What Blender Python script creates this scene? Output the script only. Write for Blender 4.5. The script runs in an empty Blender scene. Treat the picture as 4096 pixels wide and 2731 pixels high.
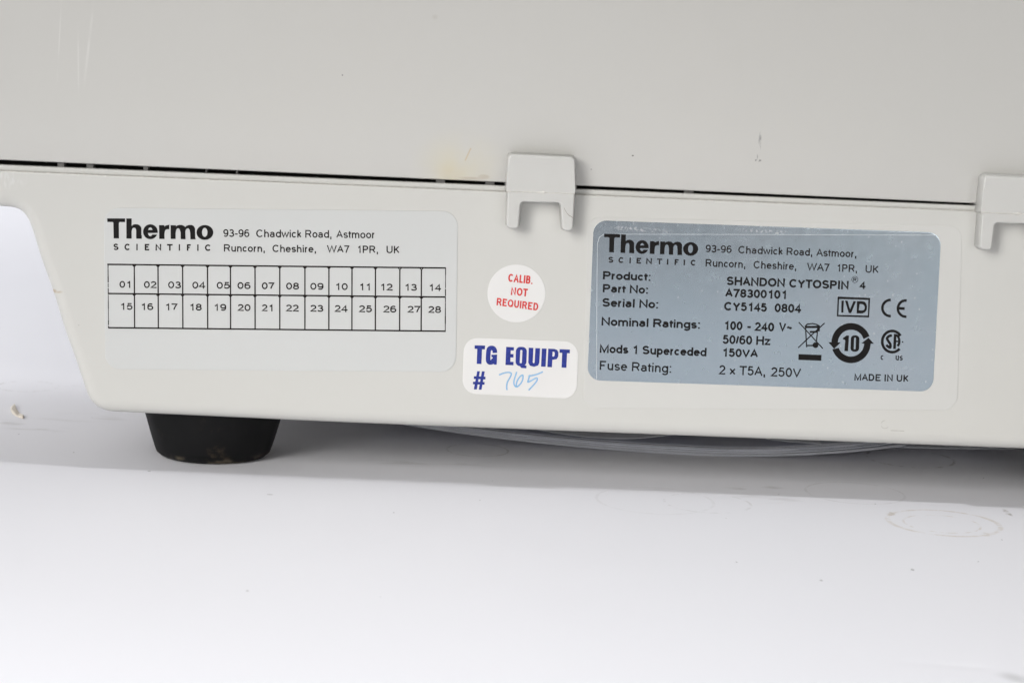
import bpy, bmesh, math, random
from mathutils import Vector, Matrix
from mathutils.geometry import tessellate_polygon

random.seed(4)
scene = bpy.context.scene
COL = scene.collection

# ------------------------------------------------------------------ camera
# metres; the printed panel of the case is the plane y = 0, the table is z = 0
FPX, W0, H0 = 8000.0, 4096.0, 2731.0
MM = 0.0819e-3                       # size of one photo pixel on the panel
D0 = FPX * MM
PITCH, ROLL = math.radians(8.5), 0.041
FWD = Vector((0, math.cos(PITCH), -math.sin(PITCH)))
R0 = Vector((1, 0, 0)); U0 = R0.cross(FWD)
RIGHT = R0 * math.cos(ROLL) + U0 * math.sin(ROLL)
UP = U0 * math.cos(ROLL) - R0 * math.sin(ROLL)

def ray(px, py):
    return FWD + RIGHT * ((px - W0 / 2) / FPX) - UP * ((py - H0 / 2) / FPX)

FOOT_FRONT = 0.0135
_d = ray(862, 1858)
_t = (FOOT_FRONT + D0 * math.cos(PITCH)) / _d.y
Z0 = -(D0 * math.sin(PITCH) + _t * _d.z)
CAM = Vector((0, -D0 * math.cos(PITCH), Z0 + D0 * math.sin(PITCH)))

def P(px, py, y=0.0):                # photo pixel -> point of the plane y = const
    d = ray(px, py); t = (y - CAM.y) / d.y
    return CAM + d * t
def G(px, py, z=0.0):                # photo pixel -> point of the table
    d = ray(px, py); t = (z - CAM.z) / d.z
    return CAM + d * t

cd = bpy.data.cameras.new('camera')
cd.sensor_width = 36.0; cd.lens = 36.0 * FPX / W0
cd.clip_start = 0.02; cd.clip_end = 50
cd.dof.use_dof = True; cd.dof.focus_distance = D0; cd.dof.aperture_fstop = 22
cam = bpy.data.objects.new('camera', cd); COL.objects.link(cam)
cam.matrix_world = Matrix.Translation(CAM) @ Matrix((RIGHT, UP, -FWD)).transposed().to_4x4()
scene.camera = cam

# ------------------------------------------------------------------ light
world = bpy.data.worlds.new('World'); scene.world = world; world.use_nodes = True
world.node_tree.nodes['Background'].inputs[0].default_value = (0.97, 0.98, 1.0, 1)
world.node_tree.nodes['Background'].inputs[1].default_value = 0.15

def area(name, loc, target, sx, sy, watt, color=(1, 1, 1), shape='RECTANGLE', spread=180):
    l = bpy.data.lights.new(name, 'AREA'); l.shape = shape
    l.size = sx; l.size_y = sy; l.energy = watt; l.color = color; l.spread = math.radians(spread)
    o = bpy.data.objects.new(name, l); COL.objects.link(o); o.location = loc
    o.rotation_euler = (Vector(target) - Vector(loc)).to_track_quat('-Z', 'Y').to_euler()
    return o
# overhead studio flash a little behind the case, big softbox front left, weak one front right
area('overhead_flash', (0.05, -0.100, 2.10), (0.05, -0.34, 0.0), 0.07, 0.07, 0.73, (0.97, 0.98, 1.0), 'DISK', 35)
area('gridded_softbox_low', (-0.9, -1.3, 0.40), (0.0, -0.15, -0.05), 0.7, 0.5, 0.82, (1.0, 0.987, 0.952), 'RECTANGLE', 35)
area('gridded_softbox_right', (0.6, -1.4, 0.25), (0.0, 0.0, -0.03), 0.9, 0.4, 0.27, (1.0, 0.987, 0.952), 'RECTANGLE', 40)
area('gridded_softbox_high', (-0.7, -1.2, 0.75), (0.0, -0.15, -0.05), 0.6, 0.6, 0.57, (1.0, 0.987, 0.952), 'RECTANGLE', 40)
area('side_softbox', (-1.4, 0.1, 0.7), (-0.1, 0.0, 0.0), 0.8, 0.8, 3.6, (0.98, 0.985, 1.0))
area('rear_softbox', (-0.95, 1.15, 1.10), (-0.22, 0.25, 0.0), 1.0, 1.0, 12.6, (0.97, 0.98, 1.0))
area('rear_side_softbox', (-1.3, 0.9, 0.8), (-0.25, 0.3, 0.0), 1.2, 1.0, 9.0, (0.97, 0.98, 1.0))

scene.view_settings.view_transform = 'Standard'
scene.view_settings.look = 'None'
scene.view_settings.exposure = 0.055
scene.view_settings.gamma = 1.0
scene.view_settings.use_curve_mapping = False
scene.render.engine = 'CYCLES'
scene.cycles.max_bounces = 10
scene.cycles.use_denoising = True
scene.cycles.denoising_input_passes = 'RGB_ALBEDO_NORMAL'
scene.cycles.denoising_prefilter = 'ACCURATE'

# ------------------------------------------------------------------ node helpers
class NB:
    def __init__(s, name, color, rough=0.5, metallic=0.0, spec=0.5):
        s.m = bpy.data.materials.new(name); s.m.use_nodes = True
        s.nt = s.m.node_tree; s.N = s.nt.nodes; s.b = s.N['Principled BSDF']
        s.b.inputs['Base Color'].default_value = (*color, 1)
        s.b.inputs['Roughness'].default_value = rough
        s.b.inputs['Metallic'].default_value = metallic
        s.b.inputs['Specular IOR Level'].default_value = spec
        s.pos = s.N.new('ShaderNodeTexCoord').outputs['Object']
        s.color = None
        s.c0 = (*color, 1)
    def link(s, a, b):
        if isinstance(a, (int, float)): b.default_value = a
        else: s.nt.links.new(a, b)
    def math(s, op, a, b=0.0, clamp=False):
        n = s.N.new('ShaderNodeMath'); n.operation = op; n.use_clamp = clamp
        s.link(a, n.inputs[0]); s.link(b, n.inputs[1]); return n.outputs[0]
    def local(s, c, axes_u, axes_v):     # two in-plane coordinates about a centre
        sub = s.N.new('ShaderNodeVectorMath'); sub.operation = 'SUBTRACT'
        s.nt.links.new(s.pos, sub.inputs[0]); sub.inputs[1].default_value = tuple(c)
        o = []
        for ax in (axes_u, axes_v):
            d = s.N.new('ShaderNodeVectorMath'); d.operation = 'DOT_PRODUCT'
            s.nt.links.new(sub.outputs[0], d.inputs[0]); d.inputs[1].default_value = tuple(ax)
            o.append(d.outputs['Value'])
        return o
    def noise(s, scale, detail=3, stretch=(1, 1, 1), rough=0.5, off=(0, 0, 0)):
        mp = s.N.new('ShaderNodeMapping'); mp.inputs['Scale'].default_value = stretch
        mp.inputs['Location'].default_value = off
        s.nt.links.new(s.pos, mp.inputs[0])
        n = s.N.new('ShaderNodeTexNoise'); n.inputs['Scale'].default_value = scale
        n.inputs['Detail'].default_value = detail; n.inputs['Roughness'].default_value = rough
        s.nt.links.new(mp.outputs[0], n.inputs['Vector']); return n.outputs[0]
    def ramp(s, v, lo, hi):              # 0 below lo, 1 above hi
        n = s.N.new('ShaderNodeMapRange'); n.interpolation_type = 'SMOOTHSTEP'
        s.link(v, n.inputs[0]); n.inputs[1].default_value = lo; n.inputs[2].default_value = hi
        return n.outputs[0]
    def ellipse(s, c, u, v, ru, rv, soft=0.5):   # mask 1 inside
        a, b = s.local(c, u, v)
        a = s.math('DIVIDE', a, ru); b = s.math('DIVIDE', b, rv)
        r = s.math('SQRT', s.math('ADD', s.math('MULTIPLY', a, a), s.math('MULTIPLY', b, b)))
        return s.math('SUBTRACT', 1.0, s.ramp(r, 1 - soft, 1 + soft * 0.2))
    def ring(s, c, r, w, u=(1, 0, 0), v=(0, 1, 0)):
        a, b = s.local(c, u, v)
        rr = s.math('SQRT', s.math('ADD', s.math('MULTIPLY', a, a), s.math('MULTIPLY', b, b)))
        d = s.math('ABSOLUTE', s.math('SUBTRACT', rr, r))
        return s.math('SUBTRACT', 1.0, s.ramp(d, w * 0.3, w))
    def box(s, c, u, v, hu, hv, soft=0.15):
        a, b = s.local(c, u, v)
        a = s.math('SUBTRACT', 1.0, s.ramp(s.math('DIVIDE', s.math('ABSOLUTE', a), hu), 1 - soft, 1))
        b = s.math('SUBTRACT', 1.0, s.ramp(s.math('DIVIDE', s.math('ABSOLUTE', b), hv), 1 - soft, 1))
        return s.math('MULTIPLY', a, b)
    def specks(s, scale, size, keep, stretch=(1, 1, 1)):
        mp = s.N.new('ShaderNodeMapping'); mp.inputs['Scale'].default_value = stretch
        s.nt.links.new(s.pos, mp.inputs[0])
        n = s.N.new('ShaderNodeTexVoronoi'); n.inputs['Scale'].default_value = scale
        s.nt.links.new(mp.outputs[0], n.inputs['Vector'])
        a = s.math('SUBTRACT', 1.0, s.ramp(n.outputs['Distance'], size * 0.5, size))
        sp = s.N.new('ShaderNodeSeparateColor'); s.nt.links.new(n.outputs['Color'], sp.inputs[0])
        return s.math('MULTIPLY', a, s.math('LESS_THAN', sp.outputs[0], keep))
    def mul(s, *v):
        r = v[0]
        for x in v[1:]: r = s.math('MULTIPLY', r, x)
        return r
    def tint(s, mask, color, amount=1.0):
        n = s.N.new('ShaderNodeMix'); n.data_type = 'RGBA'
        s.link(s.math('MULTIPLY', mask, amount, True), n.inputs[0])
        if s.color is None: n.inputs[6].default_value = s.c0
        else: s.nt.links.new(s.color, n.inputs[6])
        n.inputs[7].default_value = (*color, 1)
        s.color = n.outputs[2]
    def rough_var(s, base, amp, scale, stretch=(1, 1, 1)):
        v = s.math('ADD', s.math('MULTIPLY', s.math('SUBTRACT', s.noise(scale, 4, stretch), 0.5), amp), base)
        s.nt.links.new(v, s.b.inputs['Roughness'])
    def bump(s, h, strength, dist):
        n = s.N.new('ShaderNodeBump'); n.inputs['Strength'].default_value = strength
        n.inputs['Distance'].default_value = dist
        s.nt.links.new(h, n.inputs['Height']); s.nt.links.new(n.outputs[0], s.b.inputs['Normal'])
    def done(s):
        if s.color is not None: s.nt.links.new(s.color, s.b.inputs['Base Color'])
        return s.m

XA, YA, ZA = (1, 0, 0), (0, 1, 0), (0, 0, 1)

def mat_case():
    k = NB('case_plastic', (0.565, 0.560, 0.535), 0.42)
    k.tint(k.ramp(k.noise(9, 3), 0.35, 0.75), (0.56, 0.545, 0.51), 0.35)
    k.tint(k.specks(70, 0.035, 0.10), (0.10, 0.09, 0.08), 0.8)
    k.tint(k.mul(k.ellipse(P(212, 1166), XA, ZA, 0.0035, 0.0007), k.ramp(k.noise(400, 2), .35, .6)), (0.40, 0.30, 0.18), 0.7)
    # thin hair-like scuff near the lower edge, right
    k.tint(k.mul(k.ring(P(3540, 1697), 0.0013, 0.00022, XA, ZA), k.ramp(k.noise(500, 2), .4, .6)), (0.35, 0.34, 0.31), 0.55)
    k.tint(k.mul(k.box(P(3590, 1722), XA, ZA, 0.0024, 0.00016), k.ramp(k.noise(500, 2), .35, .5)), (0.33, 0.31, 0.28), 0.6)
    # paint-like chalky patch, upper left
    k.tint(k.mul(k.ellipse(P(20, 720), XA, ZA, 0.008, 0.0035, .8), k.ramp(k.noise(900, 2, (1, 1, .4)), .45, .62)), (0.66, 0.66, 0.65), 0.5)
    k.rough_var(0.42, 0.12, 40)
    k.bump(k.noise(900, 2), 0.05, 0.0003)
    return k.done()

def mat_lid():
    k = NB('lid_plastic', (0.545, 0.538, 0.515), 0.36)
    k.tint(k.ramp(k.noise(6, 3), 0.35, 0.75), (0.548, 0.530, 0.502), 0.4)
    n = k.ramp(k.noise(90, 4), .22, .62)
    k.tint(k.mul(k.ellipse(P(1840, 660), XA, ZA, 0.0150, 0.0115, .95), n), (0.59, 0.55, 0.42), 0.65)
    k.tint(k.mul(k.ellipse(P(1800, 700), XA, ZA, 0.0060, 0.0050, .9), n), (0.58, 0.51, 0.35), 0.5)
    k.tint(k.mul(k.box(P(1872, 618), (0.38, 0, 0.92), (0.92, 0, -0.38), 0.0024, 0.00025)), (0.50, 0.36, 0.18), 0.5)
    k.tint(k.mul(k.ellipse(P(1935, 708), XA, ZA, 0.0022, 0.0009), n), (0.42, 0.36, 0.28), 0.6)
    k.tint(k.mul(k.ellipse(P(1890, 714), XA, ZA, 0.005, 0.0005), n), (0.42, 0.34, 0.26), 0.5)
    # dark rubbed mark, right
    sc = k.ramp(k.noise(900, 3, (1, 1, .35)), .46, .60)
    k.tint(k.mul(k.box(P(3036, 585), XA, ZA, 0.00062, 0.0052, .4), sc), (0.22, 0.22, 0.22), 0.75)
    k.tint(k.mul(k.ellipse(P(3032, 642), XA, ZA, 0.0012, 0.0005), sc), (0.12, 0.12, 0.12), 0.9)
    # pale vertical rub marks, left
    s2 = k.ramp(k.noise(350, 3, (1, 1, .12)), .40, .62)
    k.tint(k.mul(k.box(P(240, 210), ZA, (1, 0, -0.06), 0.020, 0.00035, .8), s2), (0.68, 0.67, 0.65), 0.45)
    k.tint(k.mul(k.box(P(362, 170), (.12, 0, 1), (1, 0, -0.12), 0.017, 0.0006, .8), s2), (0.68, 0.67, 0.65), 0.5)
    k.tint(k.mul(k.box(P(318, 250), ZA, XA, 0.016, 0.0004, .8), s2), (0.68, 0.67, 0.65), 0.4)
    k.tint(k.ellipse(P(1742, 70), XA, ZA, 0.0012, 0.0010, .8), (0.42, 0.40, 0.36), 0.35)
    k.tint(k.ellipse(P(1372, 301), XA, ZA, 0.0003, 0.0003), (0.12, 0.12, 0.12), 0.8)
    k.tint(k.ellipse(P(2531, 623), XA, ZA, 0.0004, 0.0003), (0.10, 0.09, 0.08), 0.9)
    k.tint(k.ellipse(P(2365, 678), XA, ZA, 0.0003, 0.0003), (0.12, 0.11, 0.1), 0.5)
    k.tint(k.specks(45, 0.022, 0.12), (0.2, 0.18, 0.16), 0.7)
    k.rough_var(0.36, 0.12, 25)
    k.bump(k.noise(700, 2), 0.04, 0.0003)
    return k.done()

def mat_ground():
    k = NB('white_table_paper', (0.805, 0.80, 0.836), 0.55, spec=0.3)
    k.tint(k.ramp(k.noise(7, 4), 0.45, 0.75), (0.78, 0.775, 0.81), 0.5)
    tan = (0.50, 0.42, 0.32); gry = (0.38, 0.37, 0.35)
    br = k.ramp(k.noise(190, 4, rough=.7), .34, .62)
    br2 = k.ramp(k.noise(220, 4, rough=.65, off=(3, 1, 0)), .45, .60)
    def circ(px, py, r, w, amt, colr, n):
        k.tint(k.mul(k.ring(G(px, py), r, w), n), colr, amt)
    circ(3775, 2090, 0.0176, 0.0012, 0.42, tan, br)
    circ(3768, 2094, 0.0120, 0.0006, 0.40, tan, br2)
    circ(2830, 2010, 0.0140, 0.0007, 0.28, gry, br2)
    circ(3420, 1970, 0.0165, 0.0007, 0.22, gry, br)
    circ(3640, 1832, 0.0160, 0.0009, 0.60, gry, br2)
    circ(1910, 1800, 0.0110, 0.0006, 0.55, gry, br)
    circ(110, 1545, 0.0120, 0.0010, 0.35, gry, br2)
    circ(2620, 2000, 0.0190, 0.0008, 0.15, gry, br)
    # smears
    st = k.ramp(k.noise(130, 4, (0.35, 1.0, 1)), .47, .66)
    for px, py, a, b, amt in ((150, 1712, .014, .007, .55), (330, 1670, .020, .010, .35), (3080, 1940, .006, .006, .8),
                              (2980, 1952, .008, .004, .45), (60, 1690, .012, .006, .4), (3100, 1990, .014, .010, .25),
                              (1700, 1850, .03, .008, .3), (290, 1545, .004, .003, .6)):
        k.tint(k.mul(k.ellipse(G(px, py), XA, YA, a, b, .8), st), gry, amt)
    k.tint(k.mul(k.ellipse(G(3560, 2053), XA, YA, .0018, .0035), br2), (0.46, 0.39, 0.31), .5)
    k.tint(k.mul(k.ellipse(G(3945, 2137), XA, YA, .0018, .0035), br2), (0.46, 0.39, 0.31), .5)
    k.tint(k.mul(k.ellipse(G(4030, 2050), XA, YA, .0012, .006), br2), (0.35, 0.33, 0.30), .7)
    for px, py, a, b in ((1080, 1977, .0016, .0008), (597, 1883, .0009, .0010), (295, 1808, .0005, .0009), (3501, 2014, .0004, .0008),
                         (3115, 1976, .0005, .0005), (4008, 2158, .0004, .0009), (1920, 1999, .0003, .0009), (3913, 2246, .0004, .0008),
                         (2946, 2246, .0005, .0010), (3650, 2278, .0008, .0020), (3285, 2320, .0007, .0014), (1575, 2049, .0004, .0009),
                         (1970, 1923, .0003, .0005), (2086, 1884, .0002, .0006), (990, 2362, .0006, .0010), (3934, 1910, .0004, .0009),
                         (368, 1669, .0004, .0006), (75, 1735, .0005, .0008)):
        k.tint(k.ellipse(G(px, py), XA, YA, a * .75, b * .6, .4), (0.20, 0.195, 0.19), .65)
    a_, b_ = G(3978, 2682), G(4140, 2738)            # crease shade painted as a soft grey stroke, near right corner
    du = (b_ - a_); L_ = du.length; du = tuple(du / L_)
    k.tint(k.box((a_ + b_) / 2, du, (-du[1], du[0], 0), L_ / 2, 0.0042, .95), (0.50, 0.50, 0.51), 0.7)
    k.tint(k.specks(62, 0.018, 0.5), (0.22, 0.21, 0.20), 0.6)
    k.bump(k.noise(500, 3), 0.04, 0.0004)
    return k.done()

def mat_foot():
    k = NB('black_rubber', (0.0055, 0.0055, 0.006), 0.68, spec=0.16)
    k.tint(k.mul(k.ramp(k.noise(140, 5, rough=.7), .58, .75)), (0.085, 0.060, 0.038), 0.35)
    low = k.box((0, 0, 0.0006), ZA, (0, 0, 0), 0.0022, 1.0, .6)
    k.tint(k.mul(low, k.ramp(k.noise(110, 4, off=(2, 0, 0)), .45, .60)), (0.17, 0.14, 0.10), 0.5)
    k.rough_var(0.62, 0.3, 120)
    return k.done()

def plain(name, color, rough=0.5, metallic=0.0, spec=0.5, var=0.06, scale=200, rv=0.08):
    k = NB(name, color, rough, metallic, spec)
    k.tint(k.ramp(k.noise(scale, 3), .35, .7), tuple(c * (1 - var) for c in color), 0.8)
    k.rough_var(rough, rv, scale)
    return k.done()

def mat_silver():
    k = NB('silver_foil', (0.400, 0.470, 0.520), 0.27, 1.0)
    k.tint(k.ramp(k.noise(28, 3), .35, .7), (0.435, 0.475, 0.515), 0.6)
    sp = k.ramp(k.noise(950, 3, (1, 1, .6), .7), .66, .74)
    k.tint(k.mul(sp, k.ramp(k.noise(60, 3), .42, .62)), (0.85, 0.86, 0.87), 0.30)
    k.tint(k.specks(560, 0.17, 0.28, (1, 1, .6)), (0.80, 0.82, 0.83), 0.40)
    # rubbed band along the upper edge
    k.tint(k.mul(k.box(P(2560, 918), (1, 0, -0.03), (0.03, 0, 1), 0.012, 0.0009, .7), k.ramp(k.noise(1200, 3), .48, .6)), (0.9, 0.9, 0.9), 0.7)
    k.tint(k.mul(k.box(P(3060, 925), (1, 0, -0.03), (0.03, 0, 1), 0.012, 0.0008, .7), k.ramp(k.noise(1200, 3), .50, .6)), (0.9, 0.9, 0.9), 0.55)
    k.rough_var(0.26, 0.10, 300)
    return k.done()

M = {
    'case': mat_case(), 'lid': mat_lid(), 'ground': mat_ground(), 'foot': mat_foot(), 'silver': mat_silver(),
    'dark': plain('dark_interior', (0.010, 0.009, 0.008), 0.8, spec=.1),
    'rib': plain('grey_rib', (0.17, 0.165, 0.16), 0.6),
    'film': plain('pale_grey_label_film', (0.570, 0.577, 0.570), 0.31, var=.02, scale=20),
    'clear': plain('clear_label_border', (0.575, 0.570, 0.548), 0.30, var=.02, scale=25),
    'white': plain('white_sticker', (0.705, 0.695, 0.685), 0.55, var=.02, scale=60),
    'ink': plain('black_ink', (0.008, 0.007, 0.007), 0.6, spec=.15, var=.3),
    'ink2': plain('dark_brown_ink', (0.014, 0.010, 0.009), 0.6, spec=.15, var=.3),
    'red': plain('red_ink', (0.62, 0.045, 0.040), 0.5, spec=.3),
    'blue': plain('blue_ink', (0.022, 0.038, 0.270), 0.45, spec=.3, var=.35, scale=900),
    'pen': plain('blue_pen_ink', (0.10, 0.33, 0.66), 0.5, spec=.3),
    'pen_light': plain('pale_blue_pen_ink', (0.36, 0.60, 0.78), 0.5, spec=.3),
    'clip': plain('clip_plastic', (0.565, 0.560, 0.540), 0.30, var=.03, scale=30, rv=.04),
    'crack': plain('crack_dirt', (0.20, 0.17, 0.14), 0.7),
    'line': plain('pale_line', (0.62, 0.65, 0.68), 0.4),
    'paper': plain('page_paper', (0.82, 0.83, 0.88), 0.7, spec=.2),
    'paper_grey': plain('page_paper_grey', (0.58, 0.59, 0.66), 0.7, spec=.2),
    'flake': plain('tan_flake', (0.70, 0.63, 0.54), 0.6, var=.12, scale=400),
    'chip': plain('worn_white_edge', (0.66, 0.64, 0.60), 0.5, var=.15, scale=700),
}

# ------------------------------------------------------------------ mesh helpers
def obj(name, verts, faces, mat, parent=None, smooth=False, mats=None, fmat=None):
    me = bpy.data.meshes.new(name)
    me.from_pydata([tuple(v) for v in verts], [], faces)
    for m_ in (mats or [mat]): me.materials.append(m_)
    if fmat:
        for i, p in enumerate(me.polygons): p.material_index = fmat[i]
    bm = bmesh.new(); bm.from_mesh(me)
    if not fmat: bmesh.ops.recalc_face_normals(bm, faces=bm.faces)
    bm.to_mesh(me); bm.free()
    if smooth:
        for p in me.polygons: p.use_smooth = True
    o = bpy.data.objects.new(name, me); COL.objects.link(o)
    if parent is not None: o.parent = parent
    return o

def thing(name, label, cat, loc=(0, 0, 0)):
    o = bpy.data.objects.new(name, None); COL.objects.link(o); o.location = loc
    o.empty_display_size = 0.02
    o['label'] = label; o['category'] = cat
    return o

def area2(pts): return sum(a[0] * b[1] - b[0] * a[1] for a, b in zip(pts, pts[1:] + pts[:1])) / 2

def round_poly(pts, radii, n=7):         # 2-D polygon with rounded corners
    out = []
    m = len(pts)
    for i in range(m):
        p = Vector(pts[i]); a = Vector(pts[i - 1]) - p; b = Vector(pts[(i + 1) % m]) - p
        r = radii[i] if isinstance(radii, (list, tuple)) else radii
        if r <= 0: out.append(tuple(p)); continue
        ang = a.angle(b); t = min(r / math.tan(ang / 2), a.length * .49, b.length * .49); r = t * math.tan(ang / 2)
        a.normalize(); b.normalize()
        c = p + (a + b).normalized() * (r / math.sin(ang / 2))
        v0 = p + a * t - c; v1 = p + b * t - c
        th = v0.angle(v1)
        for k in range(n + 1):
            f = k / n
            q = (v0 * math.sin((1 - f) * th) + v1 * math.sin(f * th)) / math.sin(th)
            out.append(tuple(c + q))
    return out

def plate(name, pts, y_front, y_back, fillet, mat, parent, draft=0.0, steps=6):
    """Solid with the outline pts [(x, z)], its front edge rounded by fillet (one number or one per point)."""
    if area2(pts) < 0: pts = pts[::-1]; fillet = fillet[::-1] if isinstance(fillet, list) else fillet
    n = len(pts)
    fl = [fillet(q) for q in pts] if callable(fillet) else fillet if isinstance(fillet, list) else [fillet] * n
    nrm = []
    for i in range(n):
        p, a, b = Vector(pts[i]), Vector(pts[i - 1]), Vector(pts[(i + 1) % n])
        e0 = (p - a).normalized(); e1 = (b - p).normalized()
        n0 = Vector((e0.y, -e0.x)); n1 = Vector((e1.y, -e1.x))
        m_ = n0 + n1
        m_ = m_ / max(0.35, m_.dot(n0)) if m_.length > 1e-6 else n0
        nrm.append(m_)                   # outward, mitred
    rings = []
    def ring(ins, dep):
        rings.append([(pts[i][0] - nrm[i].x * ins(i), dep(i), pts[i][1] - nrm[i].y * ins(i)) for i in range(n)])
    ring(lambda i: fl[i] + 0.00025, lambda i: y_front)
    for s in range(steps + 1):
        th = math.pi / 2 * s / steps
        ring(lambda i: fl[i] * (1 - math.sin(th)), lambda i: y_front + fl[i] * (1 - math.cos(th)))
    ring(lambda i: -draft * 0.03, lambda i: y_front + fl[i] * 1.02 + 0.03 * (y_back - y_front))
    ring(lambda i: -draft, lambda i: y_back)
    V, F = [], []
    for r in rings: V += r
    for k in range(len(rings) - 1):
        for i in range(n):
            j = (i + 1) % n
            F.append((k * n + i, k * n + j, (k + 1) * n + j, (k + 1) * n + i))
    F.append(tuple(range(n))); F.append(tuple(range((len(rings) - 1) * n, len(rings) * n)))
    return obj(name, V, F, mat, parent, smooth=False) if steps < 1 else _smooth_sides(obj(name, V, F, mat, parent))

def _smooth_sides(o):
    for p in o.data.polygons: p.use_smooth = len(p.vertices) == 4
    return o

def xz(pxlist, y=0.0): return [(P(x, z, y).x, P(x, z, y).z) for x, z in pxlist]

def box(name, x0, x1, y0, y1, z0, z1, mat, parent, bev=0.0003):
    V = [(x, y, z) for x in (x0, x1) for y in (y0, y1) for z in (z0, z1)]
    F = [(0, 1, 3, 2), (4, 6, 7, 5), (0, 4, 5, 1), (2, 3, 7, 6), (0, 2, 6, 4), (1, 5, 7, 3)]
    o = obj(name, V, F, mat, parent)
    if bev:
        md = o.modifiers.new('bevel', 'BEVEL'); md.width = bev; md.segments = 2
    return o

# ------------------------------------------------------------------ ground
def make_ground():
    def ticks(lo, a, b, hi, fine, coarse):
        t = [lo + (a - lo) * i / coarse for i in range(coarse)]
        t += [a + (b - a) * i / fine for i in range(fine)]
        t += [b + (hi - b) * i / coarse for i in range(coarse + 1)]
        return t
    xs = ticks(-1.6, -0.26, 0.26, 1.6, 260, 14)
    s_ = ticks(-0.62, -0.25, 0.02, 3.0, 300, 40)
    A, B = G(3780, 2672), G(3985, 2688)
    crease = [G(3330, 2618), G(3700, 2652), G(3935, 2668), G(3985, 2686), G(4050, 2712), G(4200, 2748)]
    amp = [0.0, -0.00012, -0.0002, 0.0, 0.0, 0.0]
    def height(x, y):
        h = 0.00010 * math.sin(x * 23 + 1.1) * math.sin(y * 17 + .4)
        best, ba = 9, 0
        p = Vector((x, y))
        for i in range(len(crease) - 1):
            a, b = crease[i].xy, crease[i + 1].xy
            t = max(0, min(1, (p - a).dot(b - a) / (b - a).length_squared))
            d = (p - (a + (b - a) * t)).length
            if d < best: best, ba = d, amp[i] + (amp[i + 1] - amp[i]) * t
        h += ba * math.exp(-(best / 0.0023) ** 2)
        return h
    R, Y1 = 0.5, 1.5
    V = []
    for s in s_:
        for x in xs:
            if s <= Y1: V.append((x, s, height(x, s) if -0.3 < s < 0.1 and abs(x) < .35 else 0.0))
            else:
                a = (s - Y1) / R
                if a < math.pi / 2: V.append((x, Y1 + R * math.sin(a), R * (1 - math.cos(a))))
                else: V.append((x, Y1 + R, R + (s - Y1 - R * math.pi / 2)))
    n = len(xs)
    F = [(j * n + i, j * n + i + 1, (j + 1) * n + i + 1, (j + 1) * n + i) for j in range(len(s_) - 1) for i in range(n - 1)]
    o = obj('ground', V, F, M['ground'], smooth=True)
    o['kind'] = 'structure'
    return o
make_ground()

# ------------------------------------------------------------------ the case
case = thing('laboratory_centrifuge', 'pale grey plastic lab machine with printed labels, two clips and a black rubber foot', 'lab machine')

# base housing: outline measured on the photograph, projected on the panel plane
def catmull(p, n=6, closed=False):
    out = []
    m = len(p)
    for i in range(m if closed else m - 1):
        p0 = Vector(p[(i - 1) % m] if closed or i > 0 else p[i]); p1 = Vector(p[i]); p2 = Vector(p[(i + 1) % m])
        p3 = Vector(p[(i + 2) % m] if closed or i + 2 < m else p[(i + 1) % m])
        for k in range(n):
            t = k / n
            out.append(tuple(0.5 * ((2 * p1) + (p2 - p0) * t + (2 * p0 - 5 * p1 + 4 * p2 - p3) * t * t + (3 * p1 - p0 - 3 * p2 + p3) * t ** 3)))
    if not closed: out.append(tuple(p[-1]))
    return out

rim_low = lambda x: 684 + 0.0412 * x      # photo line under the raised rim
gap_low = lambda x: 659 + 0.0420 * x      # lower side of the dark gap
lid_low = lambda x: 643 + 0.0446 * x      # lower edge of the lid
X_L, X_R = -1500, 5000
arch = catmull([(-400, 806), (-100, 824), (0, 829), (40, 833), (68, 842), (88, 858), (101, 877), (111, 898), (130, 952), (153, 1029), (204, 1172),
                (251, 1322), (290, 1430), (313, 1499), (336, 1566), (350, 1597), (370, 1622), (398, 1641), (432, 1651), (480, 1655)], 4)
outline_px = [(X_L, rim_low(X_L)), (X_L, 755)] + arch + [(1300, 1693), (1764, 1712), (2700, 1748), (4096, 1801), (X_R, 1838), (X_R, rim_low(X_R))]
n_arch = len(arch)
fillets = [0.0004, 0.003] + [0.0042] * n_arch + [0.0042] * 5 + [0.0004]
base_pts = xz(outline_px)
plate('base_housing', base_pts, 0.0, 0.20, fillets, M['case'], case)

# raised rim along the top of the base
n_r = 40
rim_px = [(X_L + (X_R - X_L) * i / n_r, rim_low(X_L + (X_R - X_L) * i / n_r)) for i in range(n_r + 1)]
top_px = [(x, gap_low(x)) for x, _ in rim_px][::-1]
plate('rim', xz(rim_px + top_px, 0.0007), 0.0007, 0.006, 0.0005, M['case'], case, steps=4)
# thin worn moulding line between rim and panel
def worn_line(x0, x1, parent):
    V, F = [], []
    n = int((x1 - x0) / 12)
    rnd = random.Random(int(x0))
    for i in range(n + 1):
        x = x0 + (x1 - x0) * i / n
        h = 2.2 + 1.8 * rnd.random() ** 2
        for yy, dy in ((rim_low(x) - h, 0.0006), (rim_low(x), -0.00018 - 0.00012 * rnd.random()), (rim_low(x) + h, 0.0004)):
            V.append(P(x, yy, dy))
    for i in range(n):
        for k in (0, 1): F.append((i * 3 + k, i * 3 + k + 1, i * 3 + k + 4, i * 3 + k + 3))
    return obj('moulding_line', V, F, M['chip'], parent)
worn_line(-900, 2024, case); worn_line(2302, 3915, case)

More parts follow.
